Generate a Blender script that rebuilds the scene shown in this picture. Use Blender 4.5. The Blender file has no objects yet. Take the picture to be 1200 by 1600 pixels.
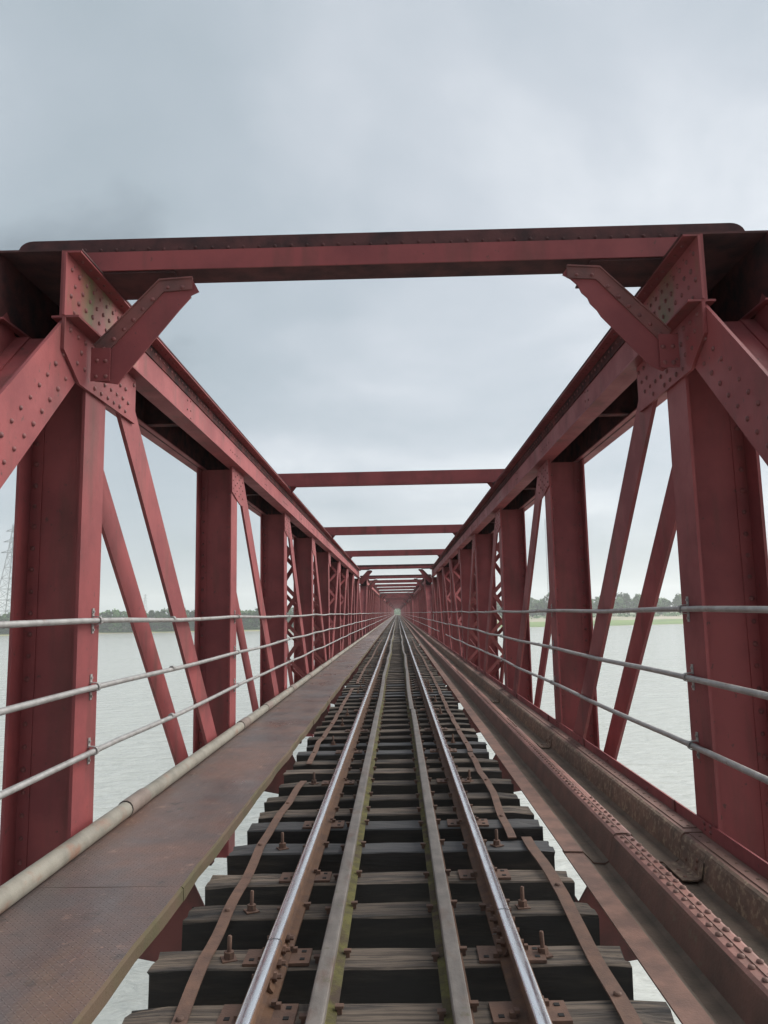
import bpy, math, random
from mathutils import Vector, Matrix
R = math.radians
rng = random.Random(7)
sc = bpy.context.scene
col = sc.collection

# ------------------------------------------------------------------ camera
cam_d = bpy.data.cameras.new('camera'); cam = bpy.data.objects.new('camera', cam_d); col.objects.link(cam)
sc.camera = cam
cam_d.sensor_fit = 'HORIZONTAL'; cam_d.sensor_width = 36.0; cam_d.lens = 36.0*1180/1200
cam_d.clip_start = 0.05; cam_d.clip_end = 20000
CX, CZ = 0.03, 1.43
def cam_matrix():
    f = 1180.0; roll = R(1.1)
    fw = Vector((621-600, 957-800, f)).normalized()          # bridge axis seen in camera space (x right, y down)
    x0 = Vector((math.cos(roll), -math.sin(roll), 0))
    up = x0.cross(fw)
    if up.y > 0: up = -up
    up.normalize()
    xr = fw.cross(up).normalized()
    if xr.x < 0: xr = -xr
    M = Matrix(((xr.x, fw.x, up.x), (xr.y, fw.y, up.y), (xr.z, fw.z, up.z)))
    right, down, fwd = M[0], M[1], M[2]
    return Matrix(((right[0], -down[0], -fwd[0], CX), (right[1], -down[1], -fwd[1], 0), (right[2], -down[2], -fwd[2], CZ), (0, 0, 0, 1)))
cam.matrix_world = cam_matrix()

# ------------------------------------------------------------------ sky, sun, exposure
SUN_EL, SUN_AZ = R(36), R(72)      # azimuth from +Y towards +X
world = bpy.data.worlds.new('World'); sc.world = world; world.use_nodes = True
def build_world():
    nt = world.node_tree; N = nt.nodes; L = nt.links; N.clear()
    out = N.new('ShaderNodeOutputWorld'); bg = N.new('ShaderNodeBackground'); bg.inputs[1].default_value = 0.1
    sky = N.new('ShaderNodeTexSky'); sky.sky_type = 'NISHITA'; sky.sun_disc = False
    sky.sun_elevation = SUN_EL; sky.sun_rotation = SUN_AZ; sky.air_density = 1.0; sky.dust_density = 2.0
    tc = N.new('ShaderNodeTexCoord'); sep = N.new('ShaderNodeSeparateXYZ'); L.new(tc.outputs['Generated'], sep.inputs[0])
    mx = N.new('ShaderNodeMath'); mx.operation = 'MAXIMUM'; L.new(sep.outputs[2], mx.inputs[0]); mx.inputs[1].default_value = 0.0
    ad = N.new('ShaderNodeMath'); ad.operation = 'ADD'; L.new(mx.outputs[0], ad.inputs[0]); ad.inputs[1].default_value = 0.35
    dv = N.new('ShaderNodeVectorMath'); dv.operation = 'DIVIDE'; L.new(tc.outputs['Generated'], dv.inputs[0]); L.new(ad.outputs[0], dv.inputs[1])
    mp = N.new('ShaderNodeMapping'); L.new(dv.outputs[0], mp.inputs[0]); mp.inputs['Location'].default_value = (5.5, 6.6, 0.9)
    n1 = N.new('ShaderNodeTexNoise'); n1.inputs['Scale'].default_value = 1.5; n1.inputs['Detail'].default_value = 8; n1.inputs['Roughness'].default_value = .50; n1.inputs['Distortion'].default_value = .25
    L.new(mp.outputs[0], n1.inputs['Vector'])
    # brighter cloud on the sun's side of the sky
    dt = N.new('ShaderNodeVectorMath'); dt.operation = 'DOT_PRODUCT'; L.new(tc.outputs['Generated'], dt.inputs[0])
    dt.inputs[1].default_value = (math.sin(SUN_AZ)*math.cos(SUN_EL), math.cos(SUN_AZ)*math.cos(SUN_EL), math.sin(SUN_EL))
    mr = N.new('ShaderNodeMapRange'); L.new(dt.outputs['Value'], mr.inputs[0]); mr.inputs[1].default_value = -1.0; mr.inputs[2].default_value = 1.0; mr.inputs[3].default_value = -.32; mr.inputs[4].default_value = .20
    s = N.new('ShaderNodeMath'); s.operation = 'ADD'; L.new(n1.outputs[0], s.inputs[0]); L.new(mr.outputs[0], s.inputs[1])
    rp = N.new('ShaderNodeValToRGB'); L.new(s.outputs[0], rp.inputs[0])
    e = rp.color_ramp.elements
    e[0].position = .24; e[0].color = (.19, .23, .26, 1)
    e[1].position = .80; e[1].color = (.88, .905, .95, 1)
    for p_, c_ in ((.39, (.42, .49, .535, 1)), (.50, (.475, .54, .59, 1)), (.62, (.60, .65, .70, 1)), (.70, (.74, .78, .82, 1))):
        a = e.new(p_); a.color = c_
    sc_ = N.new('ShaderNodeVectorMath'); sc_.operation = 'SCALE'; L.new(rp.outputs[0], sc_.inputs[0]); sc_.inputs['Scale'].default_value = 2.25
    mix = N.new('ShaderNodeMix'); mix.data_type = 'RGBA'; mix.inputs[0].default_value = .96
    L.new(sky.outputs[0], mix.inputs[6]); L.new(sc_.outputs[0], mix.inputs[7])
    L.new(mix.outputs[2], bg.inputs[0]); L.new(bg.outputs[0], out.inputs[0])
build_world()
sun_d = bpy.data.lights.new('sun', 'SUN'); sun = bpy.data.objects.new('sun', sun_d); col.objects.link(sun)
sun_d.energy = 1.5; sun_d.angle = R(65); sun_d.color = (1, .97, .92)
sd = Vector((math.sin(SUN_AZ)*math.cos(SUN_EL), math.cos(SUN_AZ)*math.cos(SUN_EL), math.sin(SUN_EL)))
sun.rotation_euler = sd.to_track_quat('Z', 'Y').to_euler(); sun.location = (30, 30, 60)
vs = sc.view_settings; vs.view_transform = 'Standard'; vs.look = 'None'; vs.gamma = 1; vs.use_curve_mapping = False
vs.exposure = 2.1
sc.render.engine = 'CYCLES'
sc.cycles.max_bounces = 8; sc.cycles.volume_bounces = 1

# ------------------------------------------------------------------ materials
def mat(name, c1, c2=None, scale=4.0, lo=.4, hi=.65, c3=None, scale3=1.2, lo3=.55, hi3=.7, rough=.6, metal=0.0, bump=.0, bscale=60, stretch=(1, 1, 1), stretch3=None, var=.0, local=False, rough2=None, spec=.5, c4=None, scale4=25, lo4=.66, hi4=.70, stretch4=(1, 1, .7)):
    m = bpy.data.materials.new(name); m.use_nodes = True
    nt = m.node_tree; N = nt.nodes; L = nt.links
    b = N['Principled BSDF']
    b.inputs['Roughness'].default_value = rough; b.inputs['Metallic'].default_value = metal
    b.inputs['Specular IOR Level'].default_value = spec
    if local:
        tc = N.new('ShaderNodeTexCoord'); base = tc.outputs['Object']
        oi = N.new('ShaderNodeObjectInfo')
        sm = N.new('ShaderNodeMath'); sm.operation = 'MULTIPLY'; L.new(oi.outputs['Random'], sm.inputs[0]); sm.inputs[1].default_value = 37.0
        va = N.new('ShaderNodeVectorMath'); va.operation = 'ADD'; L.new(base, va.inputs[0]); L.new(sm.outputs[0], va.inputs[1]); base = va.outputs[0]
    else:
        g = N.new('ShaderNodeNewGeometry'); base = g.outputs['Position']
    def noise(sca, st, det=6, rg=.6):
        mp = N.new('ShaderNodeMapping'); L.new(base, mp.inputs[0]); mp.inputs['Scale'].default_value = st
        n = N.new('ShaderNodeTexNoise'); n.inputs['Scale'].default_value = sca; n.inputs['Detail'].default_value = det; n.inputs['Roughness'].default_value = rg
        L.new(mp.outputs[0], n.inputs['Vector']); return n.outputs[0]
    def mr(x, a, c, d=0., e=1.):
        q = N.new('ShaderNodeMapRange'); L.new(x, q.inputs[0]); q.inputs[1].default_value = a; q.inputs[2].default_value = c; q.inputs[3].default_value = d; q.inputs[4].default_value = e; return q.outputs[0]
    def mixc(f, a, c):
        q = N.new('ShaderNodeMix'); q.data_type = 'RGBA'; L.new(f, q.inputs[0])
        for i, v in ((6, a), (7, c)):
            if isinstance(v, tuple): q.inputs[i].default_value = (*v, 1)
            else: L.new(v, q.inputs[i])
        return q.outputs[2]
    cur = None
    if c2:
        f = mr(noise(scale, stretch), lo, hi); cur = mixc(f, c1, c2)
        if rough2 is not None: L.new(mr(noise(scale, stretch), lo, hi, rough, rough2), b.inputs['Roughness'])
    if c3:
        f = mr(noise(scale3, stretch3 or stretch), lo3, hi3); cur = mixc(f, cur if cur else c1, c3)
    if c4:
        f = mr(noise(scale4, stretch4), lo4, hi4); cur = mixc(f, cur if cur else c1, c4)
    if var:
        oi = N.new('ShaderNodeObjectInfo'); h = N.new('ShaderNodeHueSaturation')
        L.new(mr(oi.outputs['Random'], 0, 1, 1-var, 1+var), h.inputs['Value'])
        if cur: L.new(cur, h.inputs['Color'])
        else: h.inputs['Color'].default_value = (*c1, 1)
        cur = h.outputs[0]
    if cur: L.new(cur, b.inputs['Base Color'])
    else: b.inputs['Base Color'].default_value = (*c1, 1)
    if bump:
        bn = N.new('ShaderNodeBump'); bn.inputs['Strength'].default_value = bump; bn.inputs['Distance'].default_value = .01
        L.new(noise(bscale, stretch), bn.inputs['Height']); L.new(bn.outputs[0], b.inputs['Normal'])
    return m
M = {}
M['paint'] = mat('red_oxide_paint', (.238, .052, .053), (.178, .041, .044), 1.7, .40, .62, c3=(.105, .040, .034), scale3=4.0, lo3=.53, hi3=.78, stretch3=(1, 1, .16), rough=.58, rough2=.72, spec=.35, c4=(.10, .04, .036), scale4=22, lo4=.655, hi4=.69, bump=.12, bscale=40)
M['paint_dark'] = mat('weathered_shaded_paint', (.090, .038, .038), (.042, .024, .025), 5, .4, .65, rough=.85, spec=.2, bump=.25, bscale=50)  # worn dark paint; also paints the shade under the portal beam
M['paint_soot_shade'] = mat('sooty_shaded_red_paint', (.085, .032, .031), (.030, .020, .021), 6, .38, .64, c3=(.15, .043, .042), scale3=2.5, lo3=.55, hi3=.75, rough=.95, spec=.08, bump=.25, bscale=50)  # soot on the chord; also carries the shade inside the chord boxes
M['paint_rivet'] = mat('red_paint_on_rivets', (.17, .045, .043), (.12, .035, .034), 12, .4, .6, rough=.6)  # darker than the steel around, with each rivet's shadow put into the colour
M['paint_under'] = mat('dirty_shaded_under_deck_paint', (.17, .055, .050), (.085, .038, .035), 3, .4, .62, rough=.75, bump=.2, bscale=50)  # dirty red with the darkness below the deck mixed into the colour
M['paint_moss'] = mat('red_paint_with_moss_stain', (.232, .051, .052), (.115, .085, .034), 2.6, .50, .66, stretch=(1, 1, .35), rough=.65, bump=.12, bscale=40)
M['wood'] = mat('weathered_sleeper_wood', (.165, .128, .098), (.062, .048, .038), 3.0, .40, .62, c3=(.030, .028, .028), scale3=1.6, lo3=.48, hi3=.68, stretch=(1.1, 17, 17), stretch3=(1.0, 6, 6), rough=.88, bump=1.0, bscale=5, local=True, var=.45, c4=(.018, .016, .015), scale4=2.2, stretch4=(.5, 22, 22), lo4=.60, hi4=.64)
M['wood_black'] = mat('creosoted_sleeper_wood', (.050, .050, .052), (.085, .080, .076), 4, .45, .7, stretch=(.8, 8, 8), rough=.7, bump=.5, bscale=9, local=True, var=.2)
M['wood_side'] = mat('creosoted_shaded_sleeper_side', (.020, .0175, .016), (.042, .034, .028), 3, .48, .72, stretch=(.8, 6, 6), rough=.85, bump=.6, bscale=9, local=True, var=.3)  # creosote, taken blacker to hold the shade on the sleeper sides
M['rust'] = mat('rusty_steel', (.155, .085, .058), (.10, .058, .043), 9, .38, .64, c3=(.20, .11, .075), scale3=4, lo3=.6, hi3=.78, rough=.75, bump=.35, bscale=90)
M['rust_light'] = mat('bright_rusty_flat_steel', (.21, .112, .083), (.13, .072, .055), 6, .38, .62, c3=(.32, .165, .11), scale3=1.7, lo3=.63, hi3=.76, rough=.7, bump=.3, bscale=90)
M['rail_side'] = mat('rusty_rail_side', (.125, .062, .032), (.085, .043, .026), 12, .4, .6, rough=.75, bump=.3, bscale=110)
M['rail_top'] = mat('worn_shiny_railhead', (.88, .88, .90), (.74, .73, .73), 30, .4, .7, stretch=(1, .15, 1), rough=.20, rough2=.34, metal=1.0, bump=.05, bscale=40)
M['guard_top'] = mat('dull_grey_brown_guard_rail', (.165, .145, .128), (.10, .086, .076), 9, .38, .64, c3=(.105, .060, .042), scale3=6, lo3=.54, hi3=.70, c4=(.075, .072, .035), scale4=9, lo4=.62, hi4=.72, stretch=(1, .5, 1), rough=.55, bump=.2, bscale=80, spec=.6)
M['moss'] = mat('mossy_guard_rail_foot', (.125, .115, .034), (.075, .065, .028), 14, .4, .62, c3=(.060, .040, .028), scale3=5, lo3=.48, hi3=.62, rough=.9, bump=.5, bscale=90)
M['pipe'] = mat('weathered_grey_pipe', (.245, .225, .185), (.16, .145, .118), 5, .38, .64, c3=(.22, .13, .09), scale3=4.5, lo3=.58, hi3=.72, rough=.6, bump=.2, bscale=60)
M['coupling'] = mat('brown_pipe_coupling', (.20, .155, .13), (.15, .115, .095), 8, .4, .6, rough=.6, bump=.2, bscale=60)
M['galv'] = mat('galvanised_handrail', (.38, .37, .36), (.27, .26, .25), 9, .38, .64, c3=(.20, .13, .10), scale3=6, lo3=.60, hi3=.74, rough=.45, metal=.35, bump=.1, bscale=80)
M['trough_floor'] = mat('dirty_trough_floor', (.15, .108, .082), (.095, .073, .056), 5, .36, .64, c3=(.085, .085, .035), scale3=1.6, lo3=.60, hi3=.76, rough=.95, bump=.6, bscale=45)
M['trough_side'] = mat('dark_rusty_trough_side', (.17, .088, .066), (.105, .063, .048), 4, .38, .64, c3=(.15, .11, .075), scale3=14, lo3=.60, hi3=.72, rough=.85, bump=.4, bscale=50)
M['trough_top'] = mat('faded_red_ridge_top', (.26, .118, .096), (.18, .088, .070), 6, .38, .62, c3=(.29, .115, .09), scale3=3, lo3=.63, hi3=.75, rough=.65, bump=.25, bscale=60)
M['trough_wall'] = mat('lichen_speckled_rusty_wall', (.19, .118, .086), (.115, .080, .060), 5, .38, .62, c3=(.30, .225, .155), scale3=24, lo3=.50, hi3=.66, rough=.9, bump=.4, bscale=50)
M['trough_flange'] = mat('dull_brown_red_flange', (.20, .105, .085), (.155, .085, .067), 3, .4, .6, rough=.75, bump=.2, bscale=60)
M['walk_lip'] = mat('mossy_rust_walkway_lip', (.105, .068, .042), (.082, .068, .032), 3, .4, .62, c3=(.06, .042, .03), scale3=7, lo3=.58, hi3=.72, rough=.85, bump=.4, bscale=70)
M['leaf'] = mat('foliage', (.095, .185, .050), (.045, .098, .034), .45, .4, .6, rough=.7, var=.35, spec=.3)
M['bark'] = mat('bark', (.10, .08, .06), rough=.9)
M['grass'] = mat('river_bank_grass', (.13, .20, .04), (.09, .15, .035), .05, .4, .6, rough=.9)
M['straw'] = mat('pale_riverside_grass', (.30, .31, .12), (.22, .25, .09), .05, .4, .6, rough=.9)
M['sand'] = mat('pale_bank_sand', (.34, .29, .22), (.20, .20, .12), .035, .42, .6, rough=.95)
M['field'] = mat('far_bank_ground', (.10, .14, .05), (.15, .15, .08), .02, .4, .6, rough=.95)
M['pylon'] = mat('grey_galvanised_lattice_steel', (.26, .28, .29), rough=.6)
M['white'] = mat('white_painted_tag', (.72, .70, .68), rough=.6)
M['black'] = mat('dark_rubber_gap', (.015, .014, .014), rough=.9)
def checker_material():
    m = bpy.data.materials.new('rusty_checker_plate'); m.use_nodes = True
    nt = m.node_tree; N = nt.nodes; L = nt.links; b = N['Principled BSDF']
    g = N.new('ShaderNodeNewGeometry')
    def math_(op, a, c=None, d=None):
        n = N.new('ShaderNodeMath'); n.operation = op
        for i, v in enumerate((a, c, d)):
            if v is None: continue
            if isinstance(v, (int, float)): n.inputs[i].default_value = v
            else: L.new(v, n.inputs[i])
        return n.outputs[0]
    sp = N.new('ShaderNodeSeparateXYZ'); L.new(g.outputs['Position'], sp.inputs[0])
    P = .024
    u = math_('DIVIDE', sp.outputs[0], P); v = math_('DIVIDE', sp.outputs[1], P)
    fu = math_('FLOOR', u); fv = math_('FLOOR', v)
    par = math_('PINGPONG', math_('ADD', fu, fv), 1.0)                     # 0/1 checker parity
    sg = math_('MULTIPLY_ADD', par, 2.0, -1.0)
    lu = math_('SUBTRACT', math_('FRACT', u), .5); lv = math_('SUBTRACT', math_('FRACT', v), .5)
    a = math_('ADD', lu, math_('MULTIPLY', sg, lv)); c = math_('SUBTRACT', lu, math_('MULTIPLY', sg, lv))
    e = math_('ADD', math_('POWER', math_('MULTIPLY', a, 1.35), 2.0), math_('POWER', math_('MULTIPLY', c, 4.8), 2.0))
    h = N.new('ShaderNodeMapRange'); L.new(e, h.inputs[0]); h.inputs[1].default_value = .9; h.inputs[2].default_value = .35; h.interpolation_type = 'SMOOTHSTEP'
    def noise(sca, st=(1, 1, 1), det=6):
        mp = N.new('ShaderNodeMapping'); L.new(g.outputs['Position'], mp.inputs[0]); mp.inputs['Scale'].default_value = st
        n = N.new('ShaderNodeTexNoise'); n.inputs['Scale'].default_value = sca; n.inputs['Detail'].default_value = det; n.inputs['Roughness'].default_value = .62
        L.new(mp.outputs[0], n.inputs[0]); return n.outputs[0]
    def mr(x, p, q, r=0., s=1.):
        n = N.new('ShaderNodeMapRange'); L.new(x, n.inputs[0])
        for i, w in enumerate((p, q, r, s)): n.inputs[i+1].default_value = w
        return n.outputs[0]
    def mix(f, p, q):
        n = N.new('ShaderNodeMix'); n.data_type = 'RGBA'; L.new(f, n.inputs[0])
        for i, w in ((6, p), (7, q)):
            if isinstance(w, tuple): n.inputs[i].default_value = (*w, 1)
            else: L.new(w, n.inputs[i])
        return n.outputs[2]
    c0 = mix(mr(noise(1.7), .38, .62), (.160, .092, .072), (.105, .076, .069))
    c0 = mix(mr(noise(11), .60, .74), c0, (.33, .21, .155))
    c0 = mix(mr(noise(4.5), .62, .68), c0, (.045, .036, .031))
    c0 = mix(mr(noise(.9), .45, .65), c0, (.092, .075, .073))
    c0 = mix(mr(noise(26), .66, .72), c0, (.36, .23, .17))
    c0 = mix(mr(noise(1.1, (1.6, .5, 1)), .58, .72), c0, (.15, .095, .066))
    c0 = mix(math_('MULTIPLY', h.outputs[0], .22), c0, (.22, .185, .17))  # highlight on the raised treads, painted into the base colour
    L.new(c0, b.inputs['Base Color'])
    L.new(mr(noise(1.6, (1, .5, 1)), .38, .62, .27, .62), b.inputs['Roughness'])
    b.inputs['Specular IOR Level'].default_value = .6
    bn = N.new('ShaderNodeBump'); bn.inputs['Strength'].default_value = 1.0; bn.inputs['Distance'].default_value = .003; L.new(h.outputs[0], bn.inputs['Height'])
    b2 = N.new('ShaderNodeBump'); b2.inputs['Strength'].default_value = .25; b2.inputs['Distance'].default_value = .006; L.new(noise(38), b2.inputs['Height']); L.new(bn.outputs[0], b2.inputs['Normal'])
    L.new(b2.outputs[0], b.inputs['Normal'])
    return m
M['checker'] = checker_material()
def water_material():
    m = bpy.data.materials.new('silty_river_water'); m.use_nodes = True
    nt = m.node_tree; N = nt.nodes; L = nt.links; b = N['Principled BSDF']
    b.inputs['Base Color'].default_value = (.405, .415, .385, 1); b.inputs['Roughness'].default_value = .16; b.inputs['IOR'].default_value = 1.33
    g = N.new('ShaderNodeNewGeometry')
    prev = None
    for sca, st, dist, stg in ((.75, (.45, 1, 1), .5, .60), (2.3, (.5, 1, 1), .12, .55), (.11, (.5, 1, 1), 1.0, .35)):
        mp = N.new('ShaderNodeMapping'); L.new(g.outputs['Position'], mp.inputs[0]); mp.inputs['Scale'].default_value = st; mp.inputs['Rotation'].default_value = (0, 0, R(14))
        n = N.new('ShaderNodeTexNoise'); n.inputs['Scale'].default_value = sca; n.inputs['Detail'].default_value = 4; n.inputs['Distortion'].default_value = .6; L.new(mp.outputs[0], n.inputs[0])
        bn = N.new('ShaderNodeBump'); bn.inputs['Strength'].default_value = stg; bn.inputs['Distance'].default_value = dist
        L.new(n.outputs[0], bn.inputs['Height'])
        if prev: L.new(prev, bn.inputs['Normal'])
        prev = bn.outputs[0]
    L.new(prev, b.inputs['Normal'])
    return m
M['water'] = water_material()

# ------------------------------------------------------------------ mesh builder
class MB:
    def __init__(s): s.v = []; s.f = []; s.m = []; s.sm = []
    def face(s, idx, m=0, smooth=False): s.f.append(idx); s.m.append(m); s.sm.append(smooth)
    def hexa(s, p, m=0):
        b = len(s.v); s.v += [tuple(q) for q in p]
        for q in ((0, 3, 2, 1), (4, 5, 6, 7), (0, 1, 5, 4), (1, 2, 6, 5), (2, 3, 7, 6), (3, 0, 4, 7)): s.face([b+i for i in q], m)
    def box(s, x0, x1, y0, y1, z0, z1, m=0):
        if x0 > x1: x0, x1 = x1, x0
        if y0 > y1: y0, y1 = y1, y0
        if z0 > z1: z0, z1 = z1, z0
        s.hexa([(x0, y0, z0), (x1, y0, z0), (x1, y1, z0), (x0, y1, z0), (x0, y0, z1), (x1, y0, z1), (x1, y1, z1), (x0, y1, z1)], m)
    def bar(s, a, c, w, t, side, m=0):
        """box from a to c, width w in direction 'side' made perpendicular, thickness t in the third direction"""
        a = Vector(a); c = Vector(c); d = (c-a).normalized(); u = Vector(side); u = (u-d*u.dot(d)).normalized(); n = d.cross(u)
        u *= w/2; n *= t/2
        s.hexa([a-u-n, a+u-n, a+u+n, a-u+n, c-u-n, c+u-n, c+u+n, c-u+n], m)
    def prism(s, poly, off, m=0, mside=None):
        b = len(s.v); n = len(poly); o = Vector(off)
        s.v += [tuple(p) for p in poly] + [tuple(Vector(p)+o) for p in poly]
        s.face(list(range(b, b+n))[::-1], m); s.face(list(range(b+n, b+2*n)), m)
        for i in range(n):
            j = (i+1) % n; s.face([b+i, b+j, b+n+j, b+n+i], m if mside is None else mside)
    def sweep(s, prof, path, mats=None, smooth=False, caps=True, closed=True):
        """profile (x,z) list swept along points (x,y,z) that run along +y; mats: one index per profile edge"""
        b = len(s.v); n = len(prof)
        for p in path: s.v += [(p[0]+q[0], p[1], p[2]+q[1]) for q in prof]
        for k in range(len(path)-1):
            for i in range(n if closed else n-1):
                j = (i+1) % n
                s.face([b+k*n+i, b+(k+1)*n+i, b+(k+1)*n+j, b+k*n+j], mats[i] if mats else 0, smooth if isinstance(smooth, bool) else smooth[i])
        if caps and closed:
            e = mats[len(mats)//2-1] if mats and len(mats) == 19 else mats[0] if mats else 0
            c = len(s.v); s.v += s.v[b:b+n] + s.v[b+(len(path)-1)*n:b+len(path)*n]
            s.face([c+i for i in range(n)], e); s.face([c+n+i for i in range(n)][::-1], e)
    def tube(s, pts, r, n=8, m=0, caps=True, smooth=True):
        b = len(s.v); pts = [Vector(p) for p in pts]
        for k, p in enumerate(pts):
            d = (pts[min(k+1, len(pts)-1)]-pts[max(k-1, 0)]).normalized()
            u = d.cross(Vector((0, 0, 1))) if abs(d.z) < .9 else d.cross(Vector((1, 0, 0))); u.normalize(); w = u.cross(d)
            rr = r[k] if isinstance(r, (list, tuple)) else r
            for i in range(n):
                a = 2*math.pi*i/n; s.v.append(tuple(p+u*math.cos(a)*rr+w*math.sin(a)*rr))
        for k in range(len(pts)-1):
            for i in range(n):
                j = (i+1) % n; s.face([b+k*n+i, b+k*n+j, b+(k+1)*n+j, b+(k+1)*n+i], m, smooth)
        if caps:
            c = len(s.v); s.v += s.v[b:b+n] + s.v[b+(len(pts)-1)*n:b+len(pts)*n]
            s.face([c+i for i in range(n)][::-1], m); s.face([c+n+i for i in range(n)], m)
    def rivet(s, p, nrm, r=.016, m=0):
        r *= rng.uniform(.86, 1.12); p = Vector(p)+Vector((rng.uniform(-.003, .003)*(abs(nrm[0]) < .5), rng.uniform(-.004, .004)*(abs(nrm[1]) < .5), rng.uniform(-.004, .004)*(abs(nrm[2]) < .5))); n = Vector(nrm).normalized(); u = n.orthogonal().normalized(); w = n.cross(u); b = len(s.v); K = 7
        for rr, h in ((1, 0), (.78, .5)):
            for i in range(K):
                a = 2*math.pi*i/K; s.v.append(tuple(p+(u*math.cos(a)+w*math.sin(a))*r*rr+n*h*r))
        s.v.append(tuple(p+n*r*.78))
        for i in range(K):
            j = (i+1) % K; s.face([b+i, b+j, b+K+j, b+K+i], m, True); s.face([b+K+i, b+K+j, b+2*K], m, True)
    def mesh(s, name, mats):
        me = bpy.data.meshes.new(name); me.from_pydata(s.v, [], s.f)
        for k in (mats if isinstance(mats, (list, tuple)) else [mats]): me.materials.append(M[k])
        me.polygons.foreach_set('material_index', s.m); me.polygons.foreach_set('use_smooth', s.sm); me.update()
        return me
    def build(s, name, mats, parent=None): return link(name, s.mesh(name, mats), parent)
def link(name, me, parent=None, loc=None):
    o = bpy.data.objects.new(name, me); col.objects.link(o)
    if parent: o.parent = parent
    if loc: o.location = loc
    return o
def tag(o, label=None, cat=None, group=None, kind=None):
    if label: o['label'] = label
    if cat: o['category'] = cat
    if group: o['group'] = group
    if kind: o['kind'] = kind
    return o
def thing(name, label, cat, loc=(0, 0, 0), group=None):
    return tag(link(name, None, None, loc), label, cat, group)
def copy_tree(o, parent=None):
    c = o.copy(); col.objects.link(c); c.parent = parent
    for ch in list(o.children): copy_tree(ch, c)
    return c
def wave(y, k, amp):
    return amp*(math.sin(y*.31+k*1.7)*.5+math.sin(y*.83+k*2.9)*.35+math.sin(y*1.9+k*.6)*.15)

# ------------------------------------------------------------------ setting: water, banks, air
WZ = -10.6
mb = MB(); mb.v = [(-4000, -1500, WZ), (4000, -1500, WZ), (4000, 1500, WZ), (-4000, 1500, WZ)]; mb.face([0, 1, 2, 3]); tag(mb.build('river_water', 'water'), kind='structure')
def terrain():
    # the far bank: a strip mesh whose shoreline bends a little; columns across x, rows going away from the water
    def grid(name, rows, mats, x0, x1, nx, rowmat):
        mb = MB(); b = 0
        for k, (yf, z) in enumerate(rows):
            for i in range(nx+1):
                x = x0+(x1-x0)*i/nx; mb.v.append((x, yf(x), z+(rng.uniform(-.12, .12) if 0 < k < len(rows)-1 else 0)))
        n = nx+1
        for k in range(len(rows)-1):
            for i in range(nx): mb.face([k*n+i, k*n+i+1, (k+1)*n+i+1, (k+1)*n+i], rowmat[k], True)
        tag(mb.build(name, mats), kind='structure')
    sh = lambda x: 560-.11*x+4*math.sin(x*.031)+2.5*math.sin(x*.083)
    right = lambda off: (lambda x: 536+.00*x+3*math.sin(x*.035)+1.5*math.sin(x*.11)+off)
    left = lambda off: (lambda x: 580+4*math.sin(x*.021)+2.0*math.sin(x*.083)+off)
    grid('far_bank', [(right(0), WZ-.6), (right(3), WZ+.15), (right(60), WZ+1.6), (right(85), WZ+2.6), (right(150), WZ+5.0), (right(175), WZ+5.6), (lambda x: 3500, WZ+6)], ['sand', 'grass', 'field'], 0, 1800, 180, [0, 1, 1, 0, 0, 2])
    grid('far_bank', [(left(0), WZ-.6), (left(2.5), WZ+.35), (left(9), WZ+.8), (left(14), WZ+1.0), (lambda x: 3500, WZ+6)], ['sand', 'straw', 'field'], -1800, 0, 180, [0, 1, 2, 2])
    # approach bank that carries the track beyond the last span
    mb = MB(); y0, y1 = 479.4, 720
    mb.prism([(-16, y0, WZ-1), (16, y0, WZ-1), (4.2, y0, -.42), (-4.2, y0, -.42)], (0, y1-y0, 0)); tag(mb.build('approach_embankment', 'field'), kind='structure')
terrain()

# ------------------------------------------------------------------ the steel spans
PAN, Y0, NP = 4.55, 5.20, 9             # panel, first post, posts per truss
LEN, PITCH = 46.8, 48.0
ORIGIN = -.07
ZT, ZB = 3.78, 3.33                     # top chord web
DEP = .45                               # inner to outer flange
XI = {-1: -2.06, 1: 2.0}
def X(s, off): return XI[s]+s*off
def post_y(k): return Y0+PAN*k
def p_end_post(mb, s, end, detail):
    """inclined H section from bearing to hip"""
    a, c = ((.38, -1.15), (4.9, 3.29)) if end == 0 else ((LEN-.38, -1.15), (LEN-4.9, 3.29))
    A = lambda off: (X(s, off), a[0], a[1]); C = lambda off: (X(s, off), c[0], c[1])
    side = (0, 1, 0)
    mb.bar(A(.012), C(.012), .39, .022, side); mb.bar(A(DEP-.011), C(DEP-.011), .39, .022, side)
    d = Vector((0, c[0]-a[0], c[1]-a[1])).normalized()
    mb.bar(A(DEP/2), C(DEP/2), DEP-.05, .016, (1, 0, 0))
    n = Vector((0, -d.z, d.y)) if end == 0 else Vector((0, d.z, -d.y))
    if n.y*(1 if end == 0 else -1) > 0: n = -n
    for off in (.07, DEP-.07):
        o = n*.014
        mb.bar(tuple(Vector(A(off))+o), tuple(Vector(C(off))+o), .09, .011, (1, 0, 0))
    return a, c, d
def end_post_rivets(rv, s, a, c, d):
    L = math.dist(a, c); u = Vector((0, d.y, d.z)); n = Vector((0, -d.z, d.y)); k = 0; t = 1.2
    while t < L-.1:
        p = Vector((0, a[0], a[1]))+u*t
        for row, sh in ((-.105, 0), (.03, .07)):
            q = p+n*row+u*sh; rv.rivet((X(s, -.0), q.y, q.z), (-s, 0, 0), .0165)
            q2 = p+n*row*-1+u*sh; rv.rivet((X(s, DEP-.022), q2.y, q2.z), (-s, 0, 0), .0165)
        t += .14
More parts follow.
